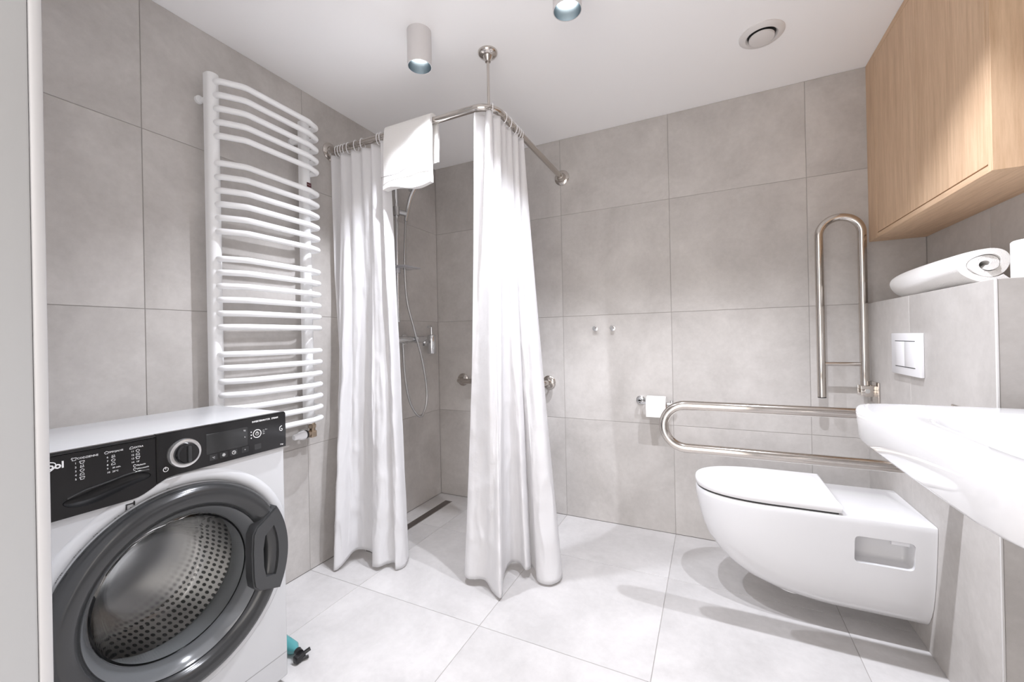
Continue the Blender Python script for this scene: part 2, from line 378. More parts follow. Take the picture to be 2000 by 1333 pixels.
# ------------------------------------------------------------------ shower rail
CX, CY, RZ = 0.912, -0.872, 1.996
sr = empty('shower_curtain_rail', (CX, CY, RZ), 'bent stainless shower rail with wall roses and a ceiling support rod', 'curtain rail')
part(lambda bm: bm_tube(bm, smooth_path([(0.004, CY, RZ), (CX, CY, RZ), (CX, -0.004, RZ)], 0.085, 14), 0.0145, 18), 'rail', 'steel', sr)
def rose(o, ax, R=0.044): return lambda bm: bm_lathe(bm, o, ax, [(0, 0), (0, R), (0.004, R), (0.009, R * 0.86), (0.011, R * 0.6), (0.020, R * 0.52), (0.024, 0.0195), (0.040, 0.0185), (0.041, 0.0145)], 44)
part(rose((0, CY, RZ), (1, 0, 0)), 'wall_rose', 'steel', sr)
part(rose((CX, 0, RZ), (0, -1, 0)), 'wall_rose', 'steel', sr)
ap = Vector((CX - 0.0245, CY + 0.0245, 0))
part(lambda bm: bm_lathe(bm, (ap.x, ap.y, H), (0, 0, -1), [(0, 0), (0, 0.040), (0.006, 0.040), (0.014, 0.034), (0.019, 0.020), (0.026, 0.017), (0.034, 0.013), (0.040, 0.011), (0.042, 0.005)], 44), 'ceiling_rose', 'steel', sr)
part(lambda bm: bm_cyl(bm, (ap.x, ap.y, RZ + 0.010), (ap.x, ap.y, H - 0.038), 0.0058, 16), 'support_rod', 'steel', sr)

# ------------------------------------------------------------------ shower curtains
def resample(pts, n):
    d = [0.0]
    for a, b in zip(pts, pts[1:]): d.append(d[-1] + (b - a).length)
    out = []; j = 0
    for k in range(n):
        t = d[-1] * k / (n - 1)
        while j < len(d) - 2 and d[j + 1] < t: j += 1
        f = (t - d[j]) / max(d[j + 1] - d[j], 1e-9); out.append(pts[j].lerp(pts[j + 1], f))
    return out
def curtain(name, top, bot, ztop, zbot, parent, nu=300, nv=110, seed=0.0, power=1.25, nf=6.5):
    T = resample(top, nu); B = resample(catmull(bot, 600), nu)
    bm = bmesh.new(); grid = []
    for j in range(nv + 1):
        vv = j / nv; s = vv ** power; row = []
        for i in range(nu):
            uu = i / (nu - 1)
            p = T[i].lerp(B[i], s); zb = zbot(uu); z = ztop + (zb - ztop) * vv
            # creases and soft wrinkles, stronger towards the hem
            q = Vector((uu * 7 + seed, vv * 5, seed))
            n1 = noise.noise(q) * 0.014 * math.sin(PI * min(1, vv * 1.1)) if vv < 0.91 else noise.noise(q) * 0.014 * math.sin(PI * 0.91 * 1.1 if 0.91 * 1.1 < 1 else PI)
            n2 = noise.noise(Vector((uu * 24 + seed, vv * 17, 3 + seed))) * 0.0045 * (0.25 + vv)
            n3 = abs(noise.noise(Vector((uu * 30 - vv * 9, vv * 34, 9 + seed)))) * 0.006 * max(0.0, vv - 0.55) * 2
            mid = math.sin(PI * min(1.0, vv * 1.0)) ** 0.8
            fold = 0.013 * math.sin(2 * PI * (nf * uu + 0.25 * noise.noise(Vector((uu * 3, vv * 2, seed)))) + seed) * mid
            cre = noise.noise(Vector((uu * 14 + vv * 3, vv * 11, 20 + seed))); cre = (1 - abs(cre)) ** 6 * 0.007 * (0.15 + 1.1 * vv * vv)
            off = Vector((0.45, -0.9, 0)) * (n1 + n2 + n3 + fold + cre)
            for vc, ac in ((0.34, 0.0016), (0.47, 0.0022), (0.62, 0.0022), (0.78, 0.003), (0.905, 0.0035)):
                off += Vector((0.45, -0.9, 0)) * ac * math.exp(-((vv - vc - 0.006 * math.sin(uu * 9 + seed)) / 0.006) ** 2) * (0.5 + noise.noise(Vector((uu * 6, vc * 9, seed))))
            z += 0.012 * vv ** 6 * max(0.0, noise.noise(Vector((uu * 16, 0.5, seed + 4))))
            if vv > 0.9: off *= 0.35 + 0.65 * (1 - (vv - 0.9) / 0.1)
            row.append(bm.verts.new((p.x + off.x, p.y + off.y, z)))
        grid.append(row)
    for j in range(nv):
        for i in range(nu - 1): bm.faces.new((grid[j][i], grid[j][i + 1], grid[j + 1][i + 1], grid[j + 1][i]))
    o = finish(bm, name, 'curtain', parent, angle=180)
    md = o.modifiers.new('thickness', 'SOLIDIFY'); md.thickness = 0.0012; md.offset = 0
    return o
def ring(parent, c, axis):
    a, u, w = frame(axis)
    c = Vector(c); pts = [c + (u * math.cos(t) * 0.019 + w * math.sin(t) * 0.026) + V(0, 0, -0.007) for t in [2 * PI * k / 24 for k in range(25)]]
    part(lambda bm: bm_tube(bm, pts, 0.0019, 6, False), 'curtain_ring', 'plastic', parent)
def pleats(path, amp, n, cnt=700, ph=0.0, var=0.0):
    P = resample([Vector(p) for p in path], cnt); out = []
    for k in range(cnt):
        t = (P[min(k + 1, cnt - 1)] - P[max(k - 1, 0)]).normalized(); nrm = V(t.y, -t.x, 0); f = k / (cnt - 1)
        out.append(P[k] + nrm * amp * math.sin(2 * PI * n * f + ph) * (1 + var * math.sin(7 * f + 1)))
    return out
# curtain on the left wing of the rail
cl = empty('shower_curtain', (0.2, CY, 0), 'gathered white shower curtain hanging next to the towel radiator', 'shower curtain', 'white shower curtains')
topL = pleats([(0.022, CY, 0), (0.374, CY, 0)], 0.016, 5.5, ph=0.6, var=0.4)
botL = [(0.035, -0.80, 0), (0.045, -0.90, 0), (0.085, -0.965, 0), (0.118, -0.995, 0), (0.135, -0.965, 0), (0.138, -0.905, 0), (0.160, -0.852, 0), (0.215, -0.838, 0), (0.245, -0.862, 0),
        (0.262, -0.905, 0), (0.300, -0.905, 0), (0.318, -0.868, 0), (0.345, -0.845, 0), (0.372, -0.872, 0), (0.388, -0.83, 0), (0.37, -0.78, 0)]
def zL(u): return 0.012 + 0.03 * max(0, math.sin((u - 0.30) * PI / 0.35)) * (0.30 < u < 0.65) + 0.008 * math.sin(u * 19)
curtain('curtain_fabric', topL, botL, RZ - 0.030, zL, cl, seed=1.3)
for x in (0.05, 0.068, 0.086, 0.104, 0.128, 0.176, 0.218, 0.318, 0.335): ring(cl, (x, CY, RZ), (1, 0.12, 0))
# curtain at the bend
cr = empty('shower_curtain', (CX, -0.75, 0), 'white shower curtain hanging at the bend of the rail and flaring onto the floor', 'shower curtain', 'white shower curtains')
bend = smooth_path([(0.835, CY, 0), (CX, CY, 0), (CX, -0.585, 0)], 0.085, 14)
topR = pleats(bend, 0.013, 6.5, ph=0.3, var=0.5)
botR = [(0.70, -0.72, 0), (0.698, -0.80, 0), (0.735, -0.835, 0), (0.80, -0.815, 0), (0.845, -0.835, 0), (0.905, -0.872, 0), (0.902, -0.84, 0), (0.870, -0.775, 0), (0.852, -0.705, 0), (0.862, -0.655, 0),
        (0.905, -0.665, 0), (0.944, -0.700, 0), (0.952, -0.665, 0), (0.935, -0.615, 0), (0.965, -0.640, 0), (1.000, -0.700, 0), (1.050, -0.705, 0), (1.085, -0.665, 0), (1.075, -0.60, 0), (1.02, -0.56, 0)]
def zR(u): return 0.010 + 0.020 * max(0, math.sin((u - 0.02) * PI / 0.22)) * (0.02 < u < 0.24) + 0.035 * max(0, math.sin((u - 0.40) * PI / 0.3)) * (0.40 < u < 0.70)
curtain('curtain_fabric', topR, botR, RZ - 0.028, zR, cr, seed=7.7, power=1.1, nf=5.5)
for q, ax in (((CX - 0.012, CY + 0.03, RZ), (0.8, 0.6, 0)), ((CX, -0.77, RZ), (0, 1, 0)), ((CX, -0.72, RZ), (0.1, 1, 0)), ((CX, -0.665, RZ), (0.1, 1, 0)), ((CX, -0.645, RZ), (-0.1, 1, 0)), ((CX, -0.622, RZ), (0.1, 1, 0)), ((CX, -0.603, RZ), (0, 1, 0))): ring(cr, q, ax)

# towel folded over the rail
tw = empty('bath_towel', (0.5, CY, 1.72), 'white terry towel folded over the shower rail between the two curtains', 'towel')
def towel(bm):
    # closed cross-section in (y,z): outer loop over the rail, padded layers, lofted along x
    def sect(f):
        x = 0.382 + 0.252 * f
        zf = 1.722 + 0.010 * math.sin(f * 6.2 + 0.4) - 0.004 * f; zk = 1.800 + 0.03 * f
        bulge = 0.004 * math.sin(f * 5 + 1) + 0.003 * math.sin(f * 11)
        pts = []
        yo = 0.0145
        for z in (zf, zf + 0.006, zf + 0.05, 1.86, 1.95): pts.append((CY - yo - 0.020 - bulge - (0.012 if z < zf + 0.03 else 0.004), z))
        for k in range(9): a = PI * (1 - k / 8); pts.append((CY + math.cos(a) * (yo + 0.018), RZ + 0.002 + math.sin(a) * (yo + 0.014)))
        for z in (1.94, 1.86, zk + 0.004, zk): pts.append((CY + yo + 0.022 + bulge, z))
        for z in (zk - 0.004, zk + 0.01, 1.86, 1.95): pts.append((CY + yo + 0.005, z))
        for k in range(7): a = PI * k / 6; pts.append((CY + math.cos(a) * (yo + 0.002), RZ + math.sin(a) * (yo + 0.001)))
        for z in (1.95, 1.86, zf + 0.012, zf + 0.002): pts.append((CY - yo - 0.002 + bulge * 0.5, z))
        return [Vector((x + (0.002 * math.sin(pz * 30)), py, pz)) for py, pz in pts]
    secs = [sect(k / 24) for k in range(25)]
    e0 = [p.lerp(Vector((p.x, p.y, p.z)), 1) for p in secs[0]]
    bm_loft(bm, secs)
part(towel, 'terry_body', 'towel', tw, angle=70)
def seam(bm):
    pts = [V(0.381 + 0.252 * k / 30, CY - 0.0405 - (0.004 * math.sin(k / 30 * 5 + 1) + 0.003 * math.sin(k / 30 * 11)) - 0.0125, 1.778 + 0.022 / (1 + math.exp(-(k - 13) * 0.6))) for k in range(31)]
    bm_tube(bm, pts, 0.0016, 6)
part(seam, 'woven_band', 'towel_seam', tw)

# ------------------------------------------------------------------ towel radiator
rad = empty('towel_radiator', (0.07, -1.245, 0.69), 'tall white ladder towel radiator with curved bars on the left wall', 'radiator')
def rail(y0, y1):
    def f(bm):
        prof = []
        for k in range(13): a = PI * k / 12; prof.append(((y0 + y1) / 2 - math.cos(a) * (y1 - y0) / 2, 0.052 + math.sin(a) * 0.018))
        pts = [(0.034, y0)] + [(x, y) for y, x in prof] + [(0.034, y1)]
        bm_loft(bm, [[Vector((x, y, z)) for x, y in pts] for z in (0.688, 2.046)])
    return f
part(rail(-1.458, -1.416), 'side_rail', 'enamel', rad, angle=50); part(rail(-1.076, -1.034), 'side_rail', 'enamel', rad, angle=50)
zs = [0.715 + 0.05 * k for k in range(7)] + [1.115 + 0.05 * k for k in range(6)] + [1.465 + 0.05 * k for k in range(6)] + [1.815 + 0.05 * k for k in range(5)]
bar_me = None
for z in zs:
    if bar_me is None:
        o = part(lambda bm: bm_tube(bm, smooth_path([(0.060, -1.434, z), (0.082, -1.434, z), (0.129, -1.364, z), (0.127, -1.094, z), (0.105, -1.030, z), (0.060, -1.038, z)], [0, 0.02, 0.05, 0.05, 0.024, 0], 8), 0.0112, 14), 'bar', 'enamel', rad)
        bar_me = o.data; z0 = z
    else:
        o = bpy.data.objects.new('bar', bar_me); COL.objects.link(o); o.parent = rad; o.location = (0, 0, z - z0)
for y in (-1.437, -1.055):
    for z in (0.80, 1.955):
        def br(bm):
            bm_cyl(bm, (0.0, y - 0.020 * (1 if y < -1.2 else 1.6) , z), (0.012, y - 0.020 * (1 if y < -1.2 else 1.6), z), 0.014, 20); bm_cyl(bm, (0.010, y - 0.014 * (1 if y < -1.2 else 1.6), z), (0.050, y, z), 0.009, 16)
        part(br, 'wall_bracket', 'enamel', rad)
part(lambda bm: bm_box(bm, (0.0700, -1.062, 1.752), (0.0712, -1.040, 1.772)), 'maker_sticker', 'sticker', rad, smooth=False)
text_mesh('sticker_lines', [('== ==', 0.006, -1.060, 1.760)], 0.0713, 'print', rad)
vl = part(lambda bm: (bm_cyl(bm, (0.060, -1.050, 0.628), (0.060, -1.050, 0.690), 0.0125, 8), bm_cyl(bm, (0.060, -1.050, 0.668), (0.060, -1.050, 0.682), 0.017, 6), bm_cyl(bm, (0.060, -1.050, 0.645), (0.060, -1.082, 0.645), 0.0125, 16), bm_cyl(bm, (0.060, -1.050, 0.632), (0.005, -1.050, 0.632), 0.010, 16), bm_box(bm, (0.046, -1.064, 0.626), (0.074, -1.036, 0.656), 0.004)), 'valve', 'brass', rad)
part(lambda bm: bm_cyl(bm, (0.060, -1.080, 0.645), (0.060, -1.088, 0.645), 0.0185, 24), 'valve_collar', 'black', rad)
part(lambda bm: bm_lathe(bm, (0.060, -1.087, 0.645), (0, -1, -0.05), [(0, 0), (0, 0.0175), (0.006, 0.0195), (0.028, 0.018), (0.034, 0.0135), (0.052, 0.0125), (0.056, 0.010), (0.057, 0)], 28), 'thermostatic_head', 'plastic', rad)
part(lambda bm: bm_lathe(bm, (0.0, -1.050, 0.632), (1, 0, 0), [(0, 0), (0, 0.026), (0.004, 0.025), (0.009, 0.012)], 28), 'pipe_rosette', 'trim', rad)

# ------------------------------------------------------------------ shower fittings on the left wall
sh = empty('shower_set', (0.05, -0.44, 1.0), 'chrome hand shower on a riser rail with a bar mixer and hose', 'shower')
part(lambda bm: (bm_cyl(bm, (0.055, -0.462, 1.16), (0.055, -0.462, 1.96), 0.0105, 20), bm_cyl(bm, (0.0, -0.462, 1.18), (0.055, -0.462, 1.18), 0.012, 20), bm_cyl(bm, (0.0, -0.462, 1.94), (0.055, -0.462, 1.94), 0.012, 20)), 'riser_rail', 'chrome', sh)
part(lambda bm: (bm_cyl(bm, (0.055, -0.462, 1.780), (0.055, -0.462, 1.830), 0.019, 24), bm_cyl(bm, (0.055, -0.45, 1.805), (0.085, -0.405, 1.800), 0.016, 20)), 'slider', 'hose', sh)
hd = part(lambda bm: bm_tube(bm, catmull([(0.083, -0.414, 1.755), (0.090, -0.406, 1.81), (0.104, -0.394, 1.89), (0.125, -0.378, 1.95)], 14), [0.011 + 0.004 * k / 13 for k in range(14)], 18), 'hand_shower', 'chrome', sh)
part(lambda bm: bm_lathe(bm, (0.125, -0.373, 1.975), (0.55, 0.2, -0.8), [(-0.02, 0), (-0.018, 0.03), (-0.004, 0.05), (0.006, 0.052), (0.008, 0.048), (0.008, 0)], 40), 'shower_head', 'chrome', hd)
part(lambda bm: bm_lathe(bm, (0.070, -0.58, 1.058), (0, 1, 0), [(0, 0), (0, 0.020), (0.05, 0.0215), (0.054, 0.019), (0.058, 0.019), (0.062, 0.0205), (0.238, 0.0205), (0.242, 0.018), (0.246, 0.018), (0.25, 0.0225), (0.318, 0.0215), (0.322, 0.018), (0.322, 0)], 36), 'mixer_body', 'chrome', sh)
for y in (-0.50, -0.35): part(lambda bm: bm_lathe(bm, (0, y, 1.058), (1, 0, 0), [(0, 0), (0, 0.033), (0.006, 0.033), (0.012, 0.025), (0.014, 0.016), (0.055, 0.015)], 36), 'wall_union', 'chrome', sh)
hp = [(0.083, -0.414, 1.755), (0.080, -0.422, 1.62), (0.078, -0.424, 1.45), (0.080, -0.410, 1.28), (0.090, -0.365, 1.12), (0.098, -0.305, 0.93), (0.098, -0.268, 0.76), (0.096, -0.272, 0.655), (0.093, -0.318, 0.590), (0.088, -0.375, 0.63), (0.082, -0.418, 0.72), (0.075, -0.440, 0.86), (0.070, -0.445, 1.037)]
part(lambda bm: bm_tube(bm, catmull(hp, 130), [0.0062 + 0.0006 * (k % 2) for k in range(130)], 12), 'hose', 'hose', sh)
part(lambda bm: (bm_box(bm, (0.035, -0.50, 1.478), (0.135, -0.345, 1.4845), 0.003), bm_cyl(bm, (0.055, -0.462, 1.445), (0.055, -0.462, 1.486), 0.017, 20), bm_box(bm, (0.035, -0.50, 1.484), (0.040, -0.345, 1.496), 0.002)), 'soap_shelf', 'clear', sh)
sd = empty('soap_dispenser', (0.055, -0.150, 0.965), 'chrome cylindrical soap dispenser on the shower wall beside the mixer', 'soap dispenser')
part(lambda bm: bm_lathe(bm, (0.055, -0.150, 0.965), (0, 0, 1), [(0, 0), (0, 0.026), (0.003, 0.028), (0.115, 0.028), (0.120, 0.025), (0.123, 0.010)], 36), 'canister', 'chrome', sd)
part(lambda bm: (bm_cyl(bm, (0.055, -0.150, 1.085), (0.055, -0.150, 1.128), 0.0075, 18), bm_tube(bm, smooth_path([(0.055, -0.150, 1.128), (0.055, -0.150, 1.142), (0.070, -0.205, 1.136)], 0.008, 5), 0.006, 12)), 'pump', 'chrome', sd)
part(lambda bm: (bm_box(bm, (0.0, -0.175, 1.015), (0.006, -0.125, 1.075), 0.002), bm_box(bm, (0.005, -0.162, 1.03), (0.032, -0.138, 1.06), 0.002)), 'wall_bracket', 'chrome', sd)
dr = empty('linear_drain', (0.13, -0.45, 0), 'dark steel linear shower drain in the floor along the left wall', 'drain')
part(lambda bm: bm_box(bm, (0.104, -0.80, -0.006), (0.157, -0.098, 0.0012), 0.0006, 1), 'channel_frame', 'silver', dr)
part(lambda bm: bm_box(bm, (0.108, -0.796, -0.004), (0.153, -0.102, 0.0024), 0.0006, 1), 'cover', 'drain', dr)
# straight grab rail on the back wall
gr = empty('grab_rail', (0.49, -0.05, 0.75), 'short straight stainless grab rail on the far wall behind the curtain', 'grab rail')
part(lambda bm: bm_tube(bm, smooth_path([(0.196, -0.004, 0.784), (0.196, -0.075, 0.784), (0.806, -0.075, 0.784), (0.806, -0.004, 0.784)], 0.045, 10), 0.016, 18), 'tube', 'steel', gr)
for x in (0.196, 0.806): part(lambda bm: bm_lathe(bm, (x, 0, 0.784), (0, -1, 0), [(0, 0), (0, 0.041), (0.005, 0.041), (0.010, 0.036), (0.012, 0.020), (0.014, 0.0165)], 40), 'wall_rose', 'steel', gr)
# hooks
for x, lb in ((1.094, 'small chrome towel hook on the far wall, nearer the shower curtain'), (1.193, 'small chrome towel hook on the far wall, nearer the toilet')):
    hk = empty('towel_hook', (x, -0.02, 1.085), lb, 'hook', 'chrome hooks on the far wall')
    part(lambda bm: bm_lathe(bm, (x, 0, 1.097), (0, -1, 0), [(0, 0), (0, 0.013), (0.003, 0.013), (0.004, 0.0055), (0.022, 0.005)], 24), 'stem', 'chrome', hk)
    part(lambda bm: bm_lathe(bm, (x, 0, 1.097), (0, -1, 0.12), [(0.020, 0), (0.020, 0.0105), (0.023, 0.0115), (0.030, 0.0115), (0.032, 0.0095), (0.032, 0)], 28), 'knob', 'chrome', hk)
# toilet paper holder and roll
hz = 0.703
th = empty('toilet_paper_holder', (1.41, -0.04, 0.68), 'chrome toilet paper holder on the far wall left of the folding bar', 'paper holder')
part(lambda bm: bm_lathe(bm, (1.338, 0, hz), (0, -1, 0), [(0, 0), (0, 0.024), (0.006, 0.024), (0.009, 0.020), (0.010, 0.009), (0.05, 0.008)], 32), 'wall_rose', 'chrome', th)
part(lambda bm: bm_tube(bm, smooth_path([(1.338, -0.02, hz), (1.338, -0.062, hz - 0.006), (1.500, -0.062, hz - 0.006), (1.500, -0.062, hz + 0.012)], 0.012, 6), 0.0075, 14), 'arm', 'chrome', th)
tr_ = empty('toilet_paper_roll', (1.425, -0.064, hz - 0.07), 'white toilet paper roll hanging on the chrome holder', 'toilet paper')
def rollmesh(c, ax, Rr, r, w): return lambda bm: bm_lathe(bm, c, ax, [(0, r), (0.0, Rr - 0.003), (0.003, Rr), (w - 0.003, Rr), (w, Rr - 0.003), (w, r), (0, r)], 56)
part(rollmesh((1.377, -0.064, hz - 0.017), (1, 0, 0), 0.050, 0.021, 0.096), 'paper', 'paper', tr_)
part(rollmesh((1.3765, -0.064, hz - 0.017), (1, 0, 0), 0.0215, 0.0195, 0.097), 'core', 'cardboard', tr_)
part(lambda bm: bm_loft(bm, [[V(x, -0.064 - 0.0503, hz - 0.017), V(x, -0.064 - 0.0517, hz - 0.017), V(x, -0.1125, hz - 0.070), V(x, -0.1112, hz - 0.070)] for x in (1.3785, 1.4715)]), 'loose_sheet', 'paper', tr_)

# ------------------------------------------------------------------ folding support bars
def folding_bar(y, down, label):
    hx, hz_ = XB - 0.036, 0.805
    e = empty('folding_grab_bar', (hx, y, hz_), label, 'grab bar', 'folding stainless grab bars beside the toilet')
    Rm = Matrix.Rotation(-PI / 2, 4, 'Y') if down else Matrix.Identity(4)
    def W(p):
        q = Rm @ Vector((p[0], 0, p[1])); return Vector((hx + q.x, y, hz_ + q.z))
    Lb, wd = 0.745, 0.150
    path = smooth_path([W((0, 0.0)), W((0, Lb)), W((-wd, Lb)), W((-wd, -0.038))], [0, 0.0749, 0.0749, 0], 14)
    part(lambda bm: bm_tube(bm, path, 0.0162, 20), 'bar', 'steel', e)
    part(lambda bm: bm_cyl(bm, W((0, 0.108)), W((-wd, 0.108)), 0.0085, 16), 'cross_strut', 'steel', e)
    part(lambda bm: bm_cyl(bm, W((-wd, -0.0375)), W((-wd, -0.0415)), 0.0158, 20), 'end_cap', 'black', e)
    part(lambda bm: bm_box(bm, (XB - 0.006, y - 0.048, hz_ - 0.055), (XB - 0.0002, y + 0.048, hz_ + 0.034), 0.002), 'wall_plate', 'steel', e)
    for y_ in (y - 0.023, y + 0.023): part(lambda bm: bm_box(bm, (hx - 0.020, y_ - 0.003, hz_ - 0.028), (XB - 0.004, y_ + 0.003, hz_ + 0.018), 0.002), 'hinge_bracket', 'steel', e)
    part(lambda bm: bm_cyl(bm, (hx, y - 0.031, hz_ - 0.004), (hx, y + 0.031, hz_ - 0.004), 0.009, 18), 'hinge_pin', 'chrome', e)
folding_bar(-0.100, False, 'stainless folding grab bar swung up against the wall under the cabinet')
folding_bar(-0.762, True, 'stainless folding grab bar lowered horizontally in front of the toilet')

# ------------------------------------------------------------------ toilet
TY = -0.436
wc = empty('wall_hung_toilet', (2.0, TY, 0.08), 'white long wall-hung toilet with closed lid', 'toilet')
def dshape(xf, hw, xb, z, n=26, p=2.35, flat=0.45):
    """D outline: superelliptic nose from xf, straight sides back to xb"""
    xs = xf + (xb - xf) * flat; pts = []
    for k in range(2 * n + 1):
        a = -PI / 2 + PI * k / (2 * n); c, s = math.cos(a), math.sin(a)
        pts.append(Vector((xs - (xs - xf) * abs(c) ** (2 / p), TY + hw * math.copysign(abs(s) ** (2 / p), s), z)))
    for k in range(1, 9): pts.append(Vector((xs + (xb - xs) * k / 8, TY + hw, z)))
    for k in range(1, 8): pts.append(Vector((xb, TY + hw - 2 * hw * k / 8, z)))
    for k in range(8, 0, -1): pts.append(Vector((xs + (xb - xs) * k / 8, TY - hw, z)))
    return pts
def bowl(bm):
    prof = [(0.078, 1.99, 0.060), (0.080, 1.955, 0.078), (0.088, 1.90, 0.094), (0.105, 1.83, 0.108), (0.13, 1.775, 0.122), (0.16, 1.733, 0.134), (0.20, 1.694, 0.145), (0.25, 1.660, 0.154), (0.30, 1.641, 0.161),
            (0.34, 1.631, 0.166), (0.38, 1.623, 0.170), (0.415, 1.618, 0.1735), (0.430, 1.618, 0.174), (0.4345, 1.620, 0.1725), (0.4365, 1.625, 0.168)]
    bm_loft(bm, [dshape(xf, hw, XB - 0.001, z) for z, xf, hw in prof])
body = part(bowl, 'bowl', 'ceramic', wc, angle=50)
for s in (-1, 1):
    cb = bmesh.new(); bm_box(cb, (2.105, min(TY + s * 0.09, TY + s * 0.3), 0.282), (2.258, max(TY + s * 0.09, TY + s * 0.3), 0.375), 0.014, 4); boolean(body, cb)
    part(lambda bm: (bm_cyl(bm, (XB - 0.055, TY + s * 0.115, 0.352), (XB - 0.052, TY + s * 0.115, 0.352), 0.011, 16), bm_cyl(bm, (XB - 0.098, TY + s * 0.115, 0.352), (XB - 0.055, TY + s * 0.115, 0.352), 0.010, 16)), 'mounting_bolt', 'plastic', wc)
def outline(z, inset, xb): return dshape(1.618 + inset, 0.1745 - inset, xb, z, flat=0.62)
part(lambda bm: bm_loft(bm, [outline(0.437, 0.006, 2.064), outline(0.4425, 0.006, 2.064)]), 'seat_gap_shade', 'gap_shade', wc)  # dark slice: the shade between bowl and lid put into colour
part(lambda bm: bm_loft(bm, [outline(z, i, xb) for z, i, xb in ((0.4425, 0.003, 2.070), (0.444, 0.001, 2.072), (0.462, -0.001, 2.073), (0.468, 0.001, 2.072), (0.4715, 0.006, 2.069), (0.473, 0.014, 2.064))]), 'lid', 'lid', wc, angle=50)
part(lambda bm: bm_lathe(bm, (1.95, TY, 0.079), (0, 0, -1), [(-0.02, 0.06), (0, 0.058), (0.006, 0.05), (0.008, 0.0)], 32), 'drain_boss', 'ceramic', wc)
# flush plate
fp = empty('flush_plate', (XB - 0.006, -0.426, 0.896), 'white dual flush plate on the tiled wall above the toilet', 'flush plate')
part(lambda bm: bm_box(bm, (XB - 0.011, -0.543, 0.896), (XB - 0.0002, -0.309, 1.043), 0.002), 'plate', 'plastic', fp)
for y0, y1 in ((-0.507, -0.4285), (-0.4265, -0.345)): part(lambda bm: bm_box(bm, (XB - 0.0135, y0, 0.926), (XB - 0.008, y1, 1.014), 0.0012), 'button', 'plastic', fp)
for z in (0.9245, 1.0155): part(lambda bm: bm_box(bm, (XB - 0.0115, -0.507, z - 0.0012), (XB - 0.009, -0.345, z + 0.0012)), 'groove', 'gap_shade', fp, smooth=False)

# ------------------------------------------------------------------ washbasin
wb = empty('washbasin', (2.26, -1.315, 0.68), 'wide white wall-mounted washbasin in the right foreground', 'washbasin')
BCX, BCY = (2.000 + XR) / 2, -1.315
def sup(cx, cy, a, b, n, z, N=96, dz=0.0):
    pts = []
    for k in range(N):
        t = 2 * PI * k / N; c, s = math.cos(t), math.sin(t)
        pts.append(Vector((cx + a * math.copysign(abs(c) ** (2 / n), c), cy + b * math.copysign(abs(s) ** (2 / n), s), z)))
    return pts
def basin(bm):
    A, B = (XR - 2.0) / 2, 0.352; rings = []
    rings.append(sup(BCX + 0.10, BCY, 0.05, 0.09, 3, 0.690)); rings.append(sup(BCX + 0.08, BCY, 0.14, 0.18, 3, 0.695)); rings.append(sup(BCX + 0.06, BCY, A - 0.08, 0.25, 4, 0.735))
    rings.append(sup(BCX + 0.02, BCY, A - 0.03, B - 0.045, 6, 0.776)); rings.append(sup(BCX + 0.006, BCY, A - 0.012, B - 0.014, 7, 0.780)); rings.append(sup(BCX + 0.003, BCY, A - 0.006, B - 0.006, 7, 0.785)); rings.append(sup(BCX + 0.0015, BCY, A - 0.0035, B - 0.003, 7.5, 0.792))
    rings.append(sup(BCX, BCY, A, B, 7.5, 0.855)); rings.append(sup(BCX, BCY, A - 0.002, B - 0.002, 7.5, 0.8635)); rings.append(sup(BCX, BCY, A - 0.006, B - 0.006, 7.5, 0.8675)); rings.append(sup(BCX, BCY, A - 0.014, B - 0.014, 7.5, 0.868))
    rings.append(sup(BCX, BCY, A - 0.060, B - 0.080, 6.0, 0.8675)); rings.append(sup(BCX - 0.005, BCY, A - 0.092, B - 0.125, 4.0, 0.8655)); rings.append(sup(BCX - 0.005, BCY, A - 0.102, B - 0.138, 4.0, 0.860)); rings.append(sup(BCX - 0.005, BCY, A - 0.112, B - 0.150, 3.6, 0.835))
    rings.append(sup(BCX - 0.02, BCY, A - 0.135, B - 0.18, 3, 0.79)); rings.append(sup(BCX - 0.01, BCY, 0.06, 0.09, 2.2, 0.768)); rings.append(sup(BCX, BCY, 0.022, 0.022, 2, 0.764))
    bm_loft(bm, rings)
part(basin, 'bowl', 'ceramic', wb, angle=60)
part(lambda bm: bm_lathe(bm, (BCX, BCY, 0.764), (0, 0, 1), [(0, 0.0), (0, 0.021), (0.003, 0.021), (0.004, 0.017), (0.004, 0)], 32), 'waste', 'chrome', wb)

# ------------------------------------------------------------------ wall cabinet
CF, CYE, CZ = 2.325, -0.882, 1.447
cab = empty('wall_cabinet', (2.42, -0.44, CZ), 'oak veneer wall cabinet high on the right above the boxed-out wall', 'cabinet')
part(lambda bm: bm_box(bm, (CF, CYE, CZ), (XR - 0.0005, CYE + 0.018, H - 0.001), 0.0006, 1), 'side_panel', 'oak', cab, smooth=False)
part(lambda bm: bm_box(bm, (CF, CYE + 0.0185, CZ), (XR - 0.0005, -0.1005, CZ + 0.018), 0.0006, 1), 'bottom_panel', 'oak_h', cab, smooth=False)
part(lambda bm: bm_box(bm, (CF, -0.100, CZ), (XR - 0.0005, -0.0005, H - 0.001), 0.0006, 1), 'filler_strip', 'oak', cab, smooth=False)
part(lambda bm: bm_box(bm, (CF, CYE + 0.0185, H - 0.024), (XR - 0.0005, -0.1005, H - 0.001), 0.0006, 1), 'top_rail', 'oak_h', cab, smooth=False)
part(lambda bm: bm_box(bm, (CF + 0.022, CYE + 0.0185, CZ + 0.0185), (XR - 0.001, -0.1005, H - 0.0245)), 'carcass', 'gap_shade', cab, smooth=False)
for y0, y1 in ((CYE + 0.0195, -0.4836), (-0.4830, -0.1020)): part(lambda bm: bm_box(bm, (CF, y0, CZ + 0.0215), (CF + 0.0185, y1, H - 0.0262), 0.0005, 1), 'door', 'oak', cab, smooth=False)

